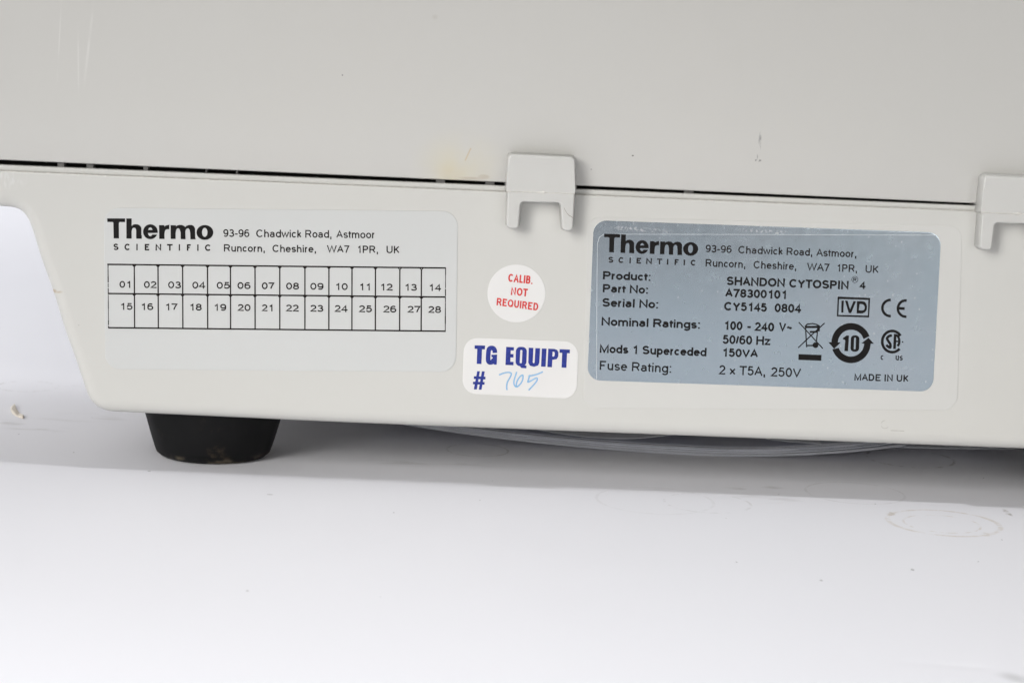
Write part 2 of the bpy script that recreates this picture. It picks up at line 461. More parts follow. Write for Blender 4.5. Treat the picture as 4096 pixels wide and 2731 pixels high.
# dark inside and the little ribs seen through the gap
zi = P(0, lid_low(2048) + 5).z
V = []
for x in (X_L + 40, X_R - 40):
    zt = P(x, lid_low(x) - 60).z; zb_ = P(x, gap_low(x) + 60).z
    for y in (0.0065, 0.19):
        V += [(P(x, 700).x, y, zb_), (P(x, 700).x, y, zt)]
obj('inner_frame', V, [(0, 1, 3, 2), (4, 6, 7, 5), (0, 4, 5, 1), (2, 3, 7, 6), (0, 2, 6, 4), (1, 5, 7, 3)], M['dark'], case)
for x0, x1 in ((230, 256), (346, 373), (573, 592), (822, 826), (944, 950), (1743, 1780), (1941, 1978), (2735, 2775)):
    a, b = P(x0, gap_low(x0) + 8, .0030), P(x1, lid_low(x1) - 8, .0030)
    box('rib', a.x, b.x, 0.0030, 0.0064, a.z, b.z, M['rib'], case, 0)

# lid: a tall back cover whose front face leans slightly back
def make_lid():
    xs = []
    x = -0.30
    while x <= 0.3001: xs.append(x); x += 0.02
    V, F = [], []
    ztop, lean, depth = 0.256, -0.086, 0.20
    k0, k1 = P(0, lid_low(0)), P(4096, lid_low(4096))
    for x in xs:
        zl = k0.z + (k1.z - k0.z) * (x - k0.x) / (k1.x - k0.x)
        yo = 0.0006
        back = 0.31 * (x + 0.02) ** 2     # the upper part bows: it curves away to both sides
        prof = [(depth, zl), (0.003 + yo, zl), (0.0011 + yo, zl + .0001), (0.0003 + yo, zl + .0004), (yo, zl + 0.0010)]
        zc = ztop - 0.006
        for i in range(1, 9):
            z = zl + (zc - zl) * i / 8
            prof.append((yo + lean * (z - zl) + back * (i / 8) ** 1.5, z))
        yt = prof[-1][0]
        for i in range(1, 7):
            a = math.pi / 2 * i / 6
            prof.append((yt + 0.006 * (1 - math.cos(a)), zc + 0.006 * math.sin(a)))
        prof.append((depth, ztop))
        for y, z in prof: V.append((x, y, z))
    n = len(prof)
    for i in range(len(xs) - 1):
        for k in range(n):
            j = (k + 1) % n
            F.append((i * n + k, i * n + j, (i + 1) * n + j, (i + 1) * n + k))
    F.append(tuple(range(n))); F.append(tuple(range((len(xs) - 1) * n, len(xs) * n)))
    o = obj('lid', V, F, M['lid'], case)
    for p in o.data.polygons: p.use_smooth = len(p.vertices) == 4
    try: o.data.set_sharp_from_angle(angle=math.radians(35))
    except Exception: pass
    return o
make_lid()

# hinge clips: two-legged fork on the base, cover plate on the lid
fork_px = [(2031, 767), (2042, 750), (2288, 757), (2298, 775), (2291, 923), (2250, 922), (2242, 811), (2082, 807), (2073, 915), (2026, 913)]
cover_px = [(2025, 766), (2034, 617), (2299, 630), (2301, 774)]
def make_clip(off):
    yf = -0.0062
    def sh(pts): return [(x + off.x, z + off.z) for x, z in pts]
    fk = plate('hinge_clip', sh(round_poly(xz(fork_px, yf), [0, 0, 0, 0, .0013, .0011, .0012, .0012, .0011, .0013], 6)), yf, 0.002, 0.0005, M['clip'], case, draft=0.0007)
    plate('clip_cover', sh(round_poly(xz(cover_px, yf), [.0004, .0014, .0014, .0004], 6)), yf - 0.00006, 0.0065, lambda q: .00008 if q[1] < P(2160, 740, yf).z + off.z else .00055, M['clip'], fk, draft=0.0010)
    # chipped parting line
    rnd = random.Random(9)
    V, F = [], []
    n = 26
    for i in range(n + 1):
        f = i / n
        x, y = 2027 + 272 * f, 766.5 + 8.5 * f
        h = 1.6 + 7.5 * max(0, math.sin(f * 17 + 2) * math.sin(f * 7 + .6)) * rnd.random() + 1.2 * rnd.random()
        for yy, dd in ((y - h, -0.00624), (y, -0.00648 - 0.0002 * rnd.random()), (y + h, -0.00615)):
            p = P(x, yy, dd); V.append((p.x + off.x, p.y, p.z + off.z))
    for i in range(n):
        for k in (0, 1): F.append((i * 3 + k, i * 3 + k + 1, i * 3 + k + 4, i * 3 + k + 3))
    obj('parting_line', V, F, M['chip'], fk)
    if off.length == 0:                   # hairline crack across one leg
        cr = [(2256, 832), (2261, 842), (2268, 853), (2276, 862), (2284, 866), (2292, 872)]
        V = [P(x, y + d, yf - 0.00004) for x, y in cr for d in (-1.3, 1.3)]
        obj('crack', V, [(i * 2, i * 2 + 1, i * 2 + 3, i * 2 + 2) for i in range(len(cr) - 1)], M['crack'], fk)
    return fk
make_clip(Vector((0, 0, 0)))
make_clip(P(3942, 704, -.0062) - P(2038, 619, -.0062))

# rubber feet
def make_foot(cx, cy, ztop):
    prof = [(0.0, 0.0), (0.0155, 0.0), (0.0168, 0.0003), (0.0180, 0.0014), (0.0187, 0.0034), (0.0195, 0.0062), (0.0232, ztop), (0.0, ztop)]
    n = 64
    V, F = [], []
    for r, z in prof:
        for i in range(n):
            a = 2 * math.pi * i / n
            V.append((1.085 * r * math.cos(a), 1.085 * r * math.sin(a), z))
    for k in range(len(prof) - 1):
        for i in range(n):
            j = (i + 1) % n
            F.append((k * n + i, k * n + j, (k + 1) * n + j, (k + 1) * n + i))
    bm = bmesh.new(); vs = [bm.verts.new(v) for v in V]
    for f in F: bm.faces.new([vs[i] for i in f])
    bmesh.ops.remove_doubles(bm, verts=bm.verts, dist=1e-6)
    bmesh.ops.recalc_face_normals(bm, faces=bm.faces)
    me = bpy.data.meshes.new('rubber_foot'); bm.to_mesh(me); bm.free()
    me.materials.append(M['foot'])
    for p in me.polygons: p.use_smooth = True
    me.set_sharp_from_angle(angle=math.radians(50))
    o = bpy.data.objects.new('rubber_foot', me); COL.objects.link(o); o.parent = case
    o.location = (cx, cy, 0)
    o['label'] = 'black rubber foot with brown dirt round its lower edge'
    return o
FX = G(819, 1858).x
BASE_Z = lambda x: P(1300, 1693).z + (P(2700, 1748).z - P(1300, 1693).z) * (x - P(1300, 1693).x) / (P(2700, 1748).x - P(1300, 1693).x)
FOOT_Y = FOOT_FRONT + 0.0180
make_foot(FX, FOOT_Y, BASE_Z(FX) + 0.002)
make_foot(0.215, FOOT_Y, BASE_Z(0.215) + 0.002)
make_foot(FX, 0.17, BASE_Z(FX) + 0.002)
make_foot(0.215, 0.17, BASE_Z(0.215) + 0.002)

# ------------------------------------------------------------------ labels
def quad_pts(q, r):                       # rounded quad in photo pixels
    return round_poly(q, r, 8)

def sticker(name, px, t, mat, label, y0=0.0):
    o = plate(name, xz(px), y0 - t, y0 + 0.0002, 0.00006, mat, case, steps=2)
    o['label'] = label
    return o

# ---- flat print: everything is collected as polygons in photo pixels and laid on the label
class Print:
    def __init__(s, y): s.V, s.F, s.y, s.k, s.fm = [], [], y, 0, []
    def _add(s, pts, faces, mi=0):
        s.k = (s.k + 1) % 40
        b = len(s.V); yy = s.y - s.k * 4e-7
        s.V += [P(x, y, yy) for x, y in pts]
        for f in faces: s.F.append(tuple(b + i for i in f)); s.fm.append(mi)
    def poly(s, pts, holes=(), mi=0):
        loops = [[Vector((x, y, 0)) for x, y in pts]] + [[Vector((x, y, 0)) for x, y in h] for h in holes]
        flat = [p for l in loops for p in l]
        s._add([(p.x, p.y) for p in flat], tessellate_polygon(loops), mi)
    def strip(s, a, b, closed=False, mi=0):
        n = len(a)
        s._add(list(a) + list(b), [(i, (i + 1) % n, n + (i + 1) % n, n + i) for i in range(n if closed else n - 1)], mi)
    def line(s, pts, w, closed=False, mi=0):
        pts = [Vector(p) for p in pts]
        q = [pts[0]]
        for p in pts[1:]:
            if (p - q[-1]).length > 1e-4: q.append(p)
        if closed and (q[0] - q[-1]).length < 1e-4: q.pop()
        pts = q; n = len(pts)
        if n < 2: return
        A, B = [], []
        for i in range(n):
            if closed or 0 < i < n - 1:
                e0 = (pts[i] - pts[i - 1]).normalized(); e1 = (pts[(i + 1) % n] - pts[i]).normalized()
            elif i == 0: e0 = e1 = (pts[1] - pts[0]).normalized()
            else: e0 = e1 = (pts[i] - pts[i - 1]).normalized()
            n0, n1 = Vector((-e0.y, e0.x)), Vector((-e1.y, e1.x))
            m_ = n0 + n1
            if m_.length < 0.2: m_ = n0
            else:
                m_.normalize(); m_ = m_ / max(0.55, m_.dot(n0))
            A.append(tuple(pts[i] + m_ * w / 2)); B.append(tuple(pts[i] - m_ * w / 2))
        s.strip(A, B, closed, mi)
    def rect(s, x0, y0, x1, y1, slope=0.0, lean=0.0):
        s.poly([(x0, y0), (x1, y0 + slope * (x1 - x0)), (x1 - lean * (y1 - y0), y1 + slope * (x1 - x0)), (x0 - lean * (y1 - y0), y1)])
    def build(s, name, mat, parent, mats=None):
        return obj(name, s.V, s.F, mat, parent, mats=mats or [mat], fmat=s.fm)

def arcp(cx, cy, rx, ry, a0, a1, n=14):
    return [(cx + rx * math.cos(math.radians(a0 + (a1 - a0) * i / n)), cy + ry * math.sin(math.radians(a0 + (a1 - a0) * i / n))) for i in range(n + 1)]
E_ = lambda cx, cy, rx, ry, n=24: arcp(cx, cy, rx, ry, 0, 360, n)[:-1] + ['closed']

# a plain sans-serif alphabet made of strokes; u 0..1 across the letter, v 0 = foot line, 1 = top of its height class
CAPS = {
 'A': (667, 15, [[(0, 0), (.5, 1), (1, 0)], [(.19, .33), (.81, .33)]]),
 'B': (667, 70, [[(0, 0), (0, 1), (.6, 1)] + arcp(.6, .765, .34, .235, 90, -90)[1:] + [(0, .53)], [(.6, .53)] + arcp(.63, .265, .37, .265, 90, -90)[1:] + [(0, 0)]]),
 'C': (722, 45, [arcp(.52, .5, .53, .5, 42, 318, 20)]),
 'D': (722, 75, [[(0, 0), (0, 1), (.45, 1)] + arcp(.45, .5, .55, .5, 90, -90)[1:] + [(0, 0)]]),
 'E': (667, 75, [[(1, 1), (0, 1), (0, 0), (1, 0)], [(0, .52), (.93, .52)]]),
 'F': (611, 75, [[(1, 1), (0, 1), (0, 0)], [(0, .5), (.85, .5)]]),
 'G': (778, 45, [arcp(.52, .5, .52, .5, 42, 330, 20) + [(1, .46), (.6, .46)]]),
 'H': (722, 75, [[(0, 0), (0, 1)], [(1, 0), (1, 1)], [(0, .52), (1, .52)]]),
 'I': (278, 92, [[(.5, 0), (.5, 1)]]),
 'K': (667, 70, [[(0, 0), (0, 1)], [(.97, 1), (0, .36)], [(.33, .58), (1, 0)]]),
 'L': (556, 70, [[(0, 1), (0, 0), (1, 0)]]),
 'M': (833, 70, [[(0, 0), (0, 1), (.5, 0), (1, 1), (1, 0)]]),
 'N': (722, 72, [[(0, 0), (0, 1), (1, 0), (1, 1)]]),
 'O': (778, 42, [E_(.5, .5, .5, .5)]),
 'P': (667, 72, [[(0, 0), (0, 1), (.6, 1)] + arcp(.6, .73, .4, .27, 90, -90)[1:] + [(0, .46)]]),
 'Q': (778, 42, [E_(.5, .5, .5, .5), [(.6, .22), (1, -.03)]]),
 'R': (722, 75, [[(0, 0), (0, 1), (.58, 1)] + arcp(.58, .74, .4, .26, 90, -90)[1:] + [(0, .48)], [(.5, .48), (.72, .36), (1, 0)]]),
 'S': (667, 50, [arcp(.5, .75, .45, .25, 22, 270, 12) + arcp(.5, .25, .5, .25, 90, -158, 12)[1:]]),
 'T': (611, 22, [[(0, 1), (1, 1)], [(.5, 1), (.5, 0)]]),
 'U': (722, 75, [[(0, 1), (0, .34)] + arcp(.5, .34, .5, .34, 180, 360)[1:] + [(1, 1)]]),
 'V': (667, 10, [[(0, 1), (.5, 0), (1, 1)]]),
 'W': (944, 12, [[(0, 1), (.25, 0), (.5, 1), (.75, 0), (1, 1)]]),
 'Y': (667, 10, [[(0, 1), (.5, .43), (1, 1)], [(.5, .43), (.5, 0)]]),
 '0': (556, 40, [E_(.5, .5, .5, .5)]),
 '1': (556, 110, [[(.05, .76), (.45, .84), (.78, 1), (.78, 0)]]),
 '2': (556, 35, [arcp(.5, .71, .47, .29, 168, -28, 12) + [(.0, 0), (1, 0)]]),
 '3': (556, 40, [arcp(.47, .755, .43, .245, 158, -90, 12) + arcp(.47, .255, .53, .255, 90, -158, 12)]),
 '4': (556, 20, [[(.76, 0), (.76, 1), (0, .27), (1, .27)]]),
 '5': (556, 40, [[(.93, 1), (.2, 1), (.07, .48)] + arcp(.48, .33, .52, .33, 142, -158, 14)]),
 '6': (556, 40, [arcp(.55, .60, .55, .40, 48, 178, 8) + [(0, .31)], E_(.5, .31, .5, .31)]),
 '7': (556, 45, [[(0, 1), (1, 1), (.62, .5), (.36, 0)]]),
 '8': (556, 40, [E_(.5, .765, .43, .235, 18), E_(.5, .265, .5, .265, 18)]),
 '9': (556, 40, [arcp(.45, .40, .55, .40, 228, 358, 8) + [(1, .69)], E_(.5, .69, .5, .31)]),
 '-': (333, 45, [[(0, .36), (1, .36)]]),
 '/': (278, 5, [[(0, -.01), (1, 1.01)]]),
 '~': (584, 45, [[(0, .34), (.12, .46), (.28, .5), (.5, .42), (.72, .34), (.88, .38), (1, .5)]]),
 '.': (278, 95, [[(.5, 0), (.5, .07)]]),
 ',': (278, 95, [[(.7, .12), (.7, -.08), (.2, -.30)]]),
}
LOWER = {
 'a': (556, 38, [arcp(.46, .68, .42, .32, 160, 0, 10) + [(.88, .2), (1, 0)], E_(.44, .29, .44, .29, 18)]),
 'c': (500, 32, [arcp(.52, .5, .53, .5, 42, 318, 16)]),
 'd': (556, 38, [E_(.5, .5, .5, .5), [(1, 2), (1, 0)]]),
 'e': (556, 38, [[(.02, .54), (1, .54)] + arcp(.5, .5, .5, .5, 5, 322, 20)[1:]]),
 'g': (556, 38, [E_(.5, .5, .5, .5), [(1, 1), (1, -.45)] + arcp(.5, -.45, .5, .55, 0, -155, 10)[1:]]),
 'h': (556, 65, [[(0, 2), (0, 0)], [(0, .5)] + arcp(.5, .58, .5, .42, 180, 0, 12) + [(1, 0)]]),
 'i': (222, 65, [[(.5, 0), (.5, 1)], [(.5, 1.72), (.5, 2.25)]]),
 'k': (500, 62, [[(0, 0), (0, 2)], [(.93, 1), (0, .33)], [(.36, .58), (1, 0)]]),
 'l': (222, 65, [[(.5, 0), (.5, 2)]]),
 'm': (833, 65, [[(0, 1), (0, 0)], [(0, .5)] + arcp(.25, .6, .25, .4, 180, 0, 10) + [(.5, 0)], [(.5, .5)] + arcp(.75, .6, .25, .4, 180, 0, 10) + [(1, 0)]]),
 'n': (556, 65, [[(0, 1), (0, 0)], [(0, .5)] + arcp(.5, .58, .5, .42, 180, 0, 12) + [(1, 0)]]),
 'o': (556, 35, [E_(.5, .5, .5, .5)]),
 'p': (556, 55, [E_(.5, .5, .5, .5), [(0, 1), (0, -1)]]),
 'r': (355, 55, [[(0, 0), (0, 1)], [(0, .45)] + arcp(.9, .45, .9, .55, 180, 76, 8)]),
 's': (500, 32, [arcp(.5, .75, .45, .25, 22, 270, 12) + arcp(.5, .25, .5, .25, 90, -158, 12)[1:]]),
 't': (290, 4, [[(.40, 1.85), (.40, .2)] + arcp(.85, .2, .45, .2, 180, 275, 6)[1:], [(0, .97), (1, .97)]]),
 'u': (556, 65, [[(0, 1), (0, .42)] + arcp(.5, .42, .5, .42, 180, 360, 12)[1:], [(1, 1), (1, 0)]]),
 'w': (722, 5, [[(0, 1), (.25, 0), (.5, 1), (.75, 0), (1, 1)]]),
 'x': (500, 10, [[(0, 1), (1, 0)], [(0, 0), (1, 1)]]),
 'z': (500, 25, [[(0, 1), (1, 1), (0, 0), (1, 0)]]),
 ':': (278, 95, [[(.5, 0), (.5, .10)], [(.5, .90), (.5, 1)]]),
}

def write(pr, text, x0, x1, yb, cap, w, slope=0.0, lean=0.0, track=0.0, jit=0.0):
    tight = 0.55 if w > 5 else 0.85
    w = w * (1.25 if w > 5 else 1.26)
    """Letters of cap height `cap` (photo px) from x0 to x1 on a foot line that starts at (x0, yb)."""
    pen, items = 0.0, []
    for ch in text:
        if ch == ' ': pen += 278 + track; continue
        tab, low = (LOWER, True) if ch in LOWER else (CAPS, False)
        adv, sb, st = tab[ch]
        sb = sb * tight; items.append((pen + sb, adv - 2 * sb, st, low, ch)); pen += adv + track
    a = items[0][0]; b = items[-1][0] + items[-1][1]
    sx = (x1 - x0) / (b - a)
    xh = cap * 519 / 716
    for p, wd, st, low, ch_ in items:
        gx0, gw = (p - a) * sx, wd * sx
        jy = random.uniform(-jit, jit)
        ww = w * random.uniform(.97, 1.03)
        def mp(u, v):
            X = gx0 + gw / 2 if gw <= ww else gx0 + ww / 2 + u * (gw - ww)
            top = (xh if low else cap) - ww / 2
            if v <= 1 and v >= 0 or not low: Y = ww / 2 + v * (top - ww / 2)
            elif v > 1: Y = top + (v - 1) * (cap - ww / 2 - top)
            else: Y = ww / 2 + v * (cap * .295)
            if (v in (0, 1)) and False: pass
            Y += jy
            return (x0 + X + lean * Y, yb + slope * X - Y)
        for s in st:
            closed = s[-1] == 'closed'
            pts = [q for q in s if q != 'closed']
            q = [mp(*t) for t in pts]
            if not closed and len(q) >= 2:        # square ends reach the foot/top lines
                q = [Vector(t) for t in q]
                for i, j in ((0, 1), (-1, -2)):
                    d = (q[i] - q[j])
                    if d.length < 1e-6: continue
                    if abs(d.y) > 2.5 * abs(d.x) and pts[i][1] in (0, 1, 2, -1): q[i] = q[i] + d.normalized() * ww / 2
                    elif abs(d.x) > 2.5 * abs(d.y) and pts[i][0] in (0, 1) and ch_ not in 'RPBDae': q[i] = q[i] + d.normalized() * ww / 2
                q = [tuple(t) for t in q]
            pr.line(q, ww, closed)

# outline of the big heavy name, measured on the left label (crop units, 10.69 per photo px)
def name_shapes():
    S = 10.69
    f = lambda pts, dx=0: [(420 + (x + dx) / S, 860 + y / S) for x, y in pts]
    sh = []
    sh.append(('poly', f([(95, 148), (862, 150), (860, 308), (640, 303), (605, 320), (590, 370), (600, 1003), (370, 1000), (355, 340), (335, 305), (98, 300)])))
    sh.append(('poly', f([(912, 150), (1140, 150), (1142, 470), (1180, 430), (1230, 408), (1290, 395), (1395, 400), (1470, 435), (1530, 500), (1555, 560), (1557, 860),
                          (1575, 890), (1575, 1018), (1335, 1015), (1330, 660), (1315, 600), (1290, 562), (1255, 548), (1210, 553), (1175, 578), (1152, 630), (1140, 720), (1140, 1015), (915, 1010)])))
    out = arcp(1940, 718, 312, 318, -14, -338, 40); inn = arcp(1938, 722, 104, 185, -20, -322, 40)
    sh.append(('strip', f(out), f(inn)))
    sh.append(('poly', f([(1800, 640), (2252, 640), (2252, 768), (1800, 776)])))
    sh.append(('poly', f([(2310, 435), (2530, 435), (2540, 500), (2600, 455), (2700, 430), (2750, 415), (2750, 612), (2650, 612), (2590, 640), (2558, 700), (2545, 800), (2545, 1028), (2320, 1025)])))
    sh.append(('poly', f([(450, 437), (680, 440), (683, 490), (740, 450), (830, 425), (930, 428), (1000, 455), (1085, 515), (1130, 465), (1230, 430), (1360, 430), (1440, 475),
                          (1500, 570), (1505, 960), (1525, 1040), (1300, 1042), (1290, 780), (1270, 640), (1215, 572), (1160, 580), (1110, 620), (1085, 700), (1090, 1040),
                          (885, 1035), (880, 740), (845, 620), (790, 568), (730, 580), (690, 640), (670, 760), (670, 1025), (455, 1025)], 2352)))
    sh.append(('ring', f(arcp(1918, 748, 360, 317, 0, 360, 40)[:-1], 2352), f(arcp(1912, 745, 117, 192, 0, 360, 40)[:-1], 2352)))
    return sh
def draw_name(pr, fn):
    for s in name_shapes():
        g = [[fn(*p) for p in l] for l in s[1:]]
        if s[0] == 'poly': pr.poly(g[0])
        elif s[0] == 'strip': pr.strip(g[0], g[1])
        else: pr.strip(g[0], g[1], True)

# --- left label: pale film with the number grid
T1 = 0.00014
lab1 = sticker('numbered_label', quad_pts([(415, 831), (1832, 845), (1824, 1487), (421, 1476)], 62), T1, M['film'],
               'pale grey label with a heavy black name, an address and a grid of numbers 01 to 28')
YP1 = -T1 - 0.00003
p = Print(YP1); draw_name(p, lambda x, y: (x, y)); p.build('name_lettering', M['ink'], lab1)
p = Print(YP1)
for ch, xa, xb in (('S', 453.5, 474), ('C', 498, 521), ('I', 545, 551), ('E', 579, 597), ('N', 622, 645), ('T', 668, 690.5), ('I', 714.5, 720.5), ('F', 747.5, 763), ('I', 788.5, 794.5), ('C', 820, 844)):
    write(p, ch, xa, xb, 1000.6 + (xa - 453) * .0088, 26, 4.6 if ch != 'I' else 4.0, .0088)
for wd, xa, xb in (('93-96', 893, 997.5), ('Chadwick', 1025, 1206), ('Road,', 1221, 1325.7), ('Astmoor', 1345, 1499)):
    write(p, wd, xa, xb, 947.8 + (xa - 893) * .0099, 31, 3.9, .0099)
for wd, xa, xb in (('Runcorn,', 895.6, 1059), ('Cheshire,', 1090, 1263.7), ('WA7', 1308, 1397), ('1PR,', 1430, 1511.7), ('UK', 1546, 1598)):
    write(p, wd, xa, xb, 1006.6 + (xa - 895) * .0098, 29.5, 3.9, .0098)
p.build('address_lettering', M['ink2'], lab1)
p = Print(YP1)
for xa, ya, xb, yb, w in ((429, 1057.5, 1784, 1072, 6.0), (431, 1174, 1783, 1188, 6.0), (433, 1310.5, 1783, 1324.5, 6.0)): p.line([(xa, ya), (xb, yb)], w)
tops = [537, 632, 730.3, 830, 921.8, 1020, 1119, 1219.6, 1315.6, 1408, 1502, 1599.4, 1685.7]
for i, xt in enumerate(tops):
    xb = xt + 1.5 - 0.22 * i
    yt, ym, yb = 1058 + (xt - 432) * .0106, 1174 + (xt - 432) * .0104, 1310 + (xt - 432) * .0106
    g = 5 if i >= 11 else 0
    p.line([(xt, yt + g), ((xt + xb) / 2, ym)], 5.2); p.line([((xt + xb) / 2, ym), (xb, yb)], 5.2)
    for yy, s_ in ((yt, 1), (ym, 1)):           # small ink fillets in the corners
        for sd in (-1, 1): p.poly([(xt + sd * 2, yy + 2), (xt + sd * 9, yy + 2), (xt + sd * 2, yy + 9)])
rnd = random.Random(3)
for xa, xb, ya, yb in ((432, 434, 1057, 1310), (1782.5, 1781, 1072, 1324)):    # worn outer lines
    y = ya
    while y < yb:
        y2 = min(yb, y + rnd.uniform(10, 34)); f0, f1 = (y - ya) / (yb - ya), (y2 - ya) / (yb - ya)
        p.line([(xa + (xb - xa) * f0, y), (xa + (xb - xa) * f1, y2)], rnd.uniform(2.6, 4.2)); y = y2 + rnd.choice((0, 0, 1, 3))
row1 = ((213, 313), (426, 536), (637, 750), (848, 960), (1060, 1175), (1241, 1355), (1453, 1562))
c1 = lambda x: 380 + x / 2.178
c2 = lambda x: 1080 + x / 2.1775
nums1 = [(c1(a), c1(b)) for a, b in row1] + [(c2(a), c2(b)) for a, b in ((140, 253), (351, 466), (570, 677), (780, 875), (962, 1068), (1174, 1280), (1386, 1490))]
nums2 = [(c1(a), c1(b)) for a, b in ((222, 327), (402, 508), (613, 718), (825, 930), (1037, 1143), (1242, 1355), (1453, 1552))] + \
        [(c2(a), c2(b)) for a, b in ((138, 250), (350, 465), (562, 676), (774, 888), (986, 1100), (1197, 1310), (1378, 1490))]
for i, (a, b) in enumerate(nums1): write(p, '%02d' % (i + 1), a, b, 1151 + (a - 478) * .0102, 27.5, 4.1, .01)
for i, (a, b) in enumerate(nums2): write(p, '%02d' % (i + 15), a, b, 1239 + (a - 478) * .0101, 27.5, 4.1, .01)
p.build('number_grid', M['ink2'], lab1)

# --- right label: silver foil plate under a clear wider film
T2 = 0.00010
lab2 = sticker('rating_label', quad_pts([(2350, 868), (3849, 906), (3829, 1641), (2333, 1632)], [50, 50, 62, 50]), T2, M['clear'],
               'silver grey rating plate with black print under a clear film border')
T3 = 0.00016
foil = plate('foil_plate', xz(quad_pts([(2375, 881), (3765, 930), (3731, 1566), (2349, 1520)], 52)), -T3, -T2 + 0.00002, 0.00004, M['silver'], lab2, steps=2)
YP2 = -T3 - 0.00003
p = Print(-T3 - 0.00001)
fr = round_poly([(2389, 937), (3790, 939)], 0)
p.line([(2386, 1515), (2388, 1100), (2390, 975), (2397, 950), (2415, 937), (3000, 938), (3760, 941)], 1.6)
p.build('film_edge_line', M['line'], lab2)
LN = 0.042
def name2(x, y):
    u = (x - 428.7) / 424.3; v = y - 874.2 - .0075 * (x - 428.7)
    X = 378.0 * u; Y = v * 73.5 / 80.0
    return (2416.5 + X - LN * Y, 935.5 + .0345 * X + Y)
p = Print(YP2); draw_name(p, name2); p.build('name_lettering', M['ink'], lab2)
c3 = lambda x, y: (2300 + x / 1.96, 840 + y / 1.96)
p = Print(YP2)
xs1 = [(260, 300), (340, 382), (426, 437), (482, 517), (557, 602), (642, 682), (720, 731), (780, 811), (851, 861), (907, 947)]
for ch, (a, b) in zip('SCIENTIFIC', xs1):
    xa, xb = 2300 + a / 1.96, 2300 + b / 1.96
    write(p, ch, xa, xb, 1050.2 + (xa - 2432) * .036, 23, 4.3, .036, LN)
for wd, xa, xb in (('93-96', 2822, 2926), ('Chadwick', 2953, 3131), ('Road,', 3146, 3248.5), ('Astmoor,', 3265, 3425)):
    write(p, wd, xa, xb, 1008.9 + (xa - 2822) * .0352, 30, 3.9, .0352, LN)
for wd, xa, xb in (('Runcorn,', 2822, 2981), ('Cheshire,', 3014, 3184.7), ('WA7', 3228, 3317), ('1PR,', 3348, 3427.6), ('UK', 3461.7, 3514)):
    write(p, wd, xa, xb, 1066 + (xa - 2822) * .0384, 30, 3.9, .0384, LN)
p.build('address_lettering', M['ink2'], lab2)
p = Print(YP2)
for t, xa, xb, yb, cap, w, sl in (
        ('Product:', 2411.5, 2602.6, 1117.3, 33, 5.8, .033), ('Part No:', 2411, 2592, 1169, 33, 5.8, .034), ('Serial No:', 2408, 2632.7, 1226, 34, 5.8, .034),
        ('Nominal Ratings:', 2405.6, 2800, 1301.7, 34, 5.8, .033), ('Mods 1 Superceded', 2398.5, 2825.5, 1410.4, 34, 5.8, .0345), ('Fuse Rating:', 2398.5, 2684, 1478.8, 36.5, 4.6, .041),
        ('SHANDON', 2905.6, 3139, 1140, 34, 6.0, .036), ('CYTOSPIN', 3156.6, 3394, 1149.7, 34, 6.0, .0345), ('4', 3437.8, 3461.7, 1155, 29, 5.4, .035),
        ('A78300101', 2899.5, 3146.4, 1188, 34, 6.0, .033), ('CY5145', 2896, 3067, 1241.5, 34.5, 6.0, .034), ('0804', 3098, 3204, 1248, 34.5, 6.0, .034),
        ('100', 2896, 2969.4, 1318.6, 35, 6.0, .034), ('-', 2988.8, 3003, 1321.5, 35, 6.0, .034), ('240', 3018, 3096, 1323.3, 35, 6.0, .034), ('V~', 3116, 3168.4, 1325, 35, 5.6, .02),
        ('50/60 Hz', 2890, 3080.6, 1374.7, 35.5, 5.8, .032), ('150VA', 2889, 3032, 1425.7, 33.5, 5.8, .034),
        ('2 x T5A,', 2875.5, 3060, 1497, 37, 4.7, .034), ('250V', 3083, 3204, 1505, 37, 4.7, .034),
        ('MADE IN UK', 3417.3, 3634, 1521, 27.5, 4.2, .0285)):
    write(p, t, xa, xb, yb, cap, w, sl, LN)
p.line(arcp(3419.4, 1118, 12, 12.5, 0, 360, 24)[:-1], 1.9, True)
write(p, 'R', 3413, 3426, 1125, 14, 2.4, .034, LN)
p.build('rating_lettering', M['ink'], lab2)

p = Print(YP2)                                    # marks, measured on a crop of scale 4.9 at (3180, 1270)
k3 = lambda pts: [(3180 + x / 4.9, 1270 + y / 4.9) for x, y in pts]
k5 = lambda pts: [(3300 + x / 6.533, 1160 + y / 6.533) for x, y in pts]
p.poly(k5([(332, 172), (1180, 207), (1152, 716), (312, 688)]), [k5([(368, 232), (1136, 258), (1120, 668), (350, 650)])])
p.poly(k5([(432, 275), (492, 277), (480, 590), (425, 588)]))
p.poly(k5([(525, 278), (590, 280), (655, 505), (745, 288), (810, 292), (685, 600), (622, 600)]))
p.poly(k5([(835, 290), (960, 292), (1030, 305), (1075, 350), (1098, 430), (1088, 520), (1045, 580), (970, 612), (828, 608)]),
       [k5([(905, 365), (960, 368), (1010, 385), (1040, 440), (1035, 490), (1010, 525), (960, 535), (885, 530)])])
p.line(k5(arcp(1712, 470, 212, 212, 88, 272, 22)), 66 / 6.533)
p.line(k5(arcp(2110, 484, 205, 212, 85, 277, 22)), 66 / 6.533)
p.poly(k5([(1930, 440), (2082, 450), (2080, 520), (1930, 512)]))
LW = 22 / 4.9
p.line(k3([(75, 92), (310, 350), (545, 605)]), LW); p.line(k3([(580, 108), (310, 355), (62, 592)]), LW)
p.line(k3([(195, 175), (240, 130), (345, 118), (420, 135), (480, 165)]), 24 / 4.9)
p.poly(k3([(185, 165), (490, 160), (485, 205), (200, 205)])); p.poly(k3([(445, 180), (490, 180), (485, 270), (450, 270)]))
p.line(k3([(208, 205), (218, 390), (228, 580)]), LW); p.line(k3([(445, 205), (435, 330), (420, 480)]), LW)
p.poly(k3([(290, 262), (440, 262), (440, 298), (290, 298)])); p.line(k3([(225, 548), (380, 546)]), 28 / 4.9)
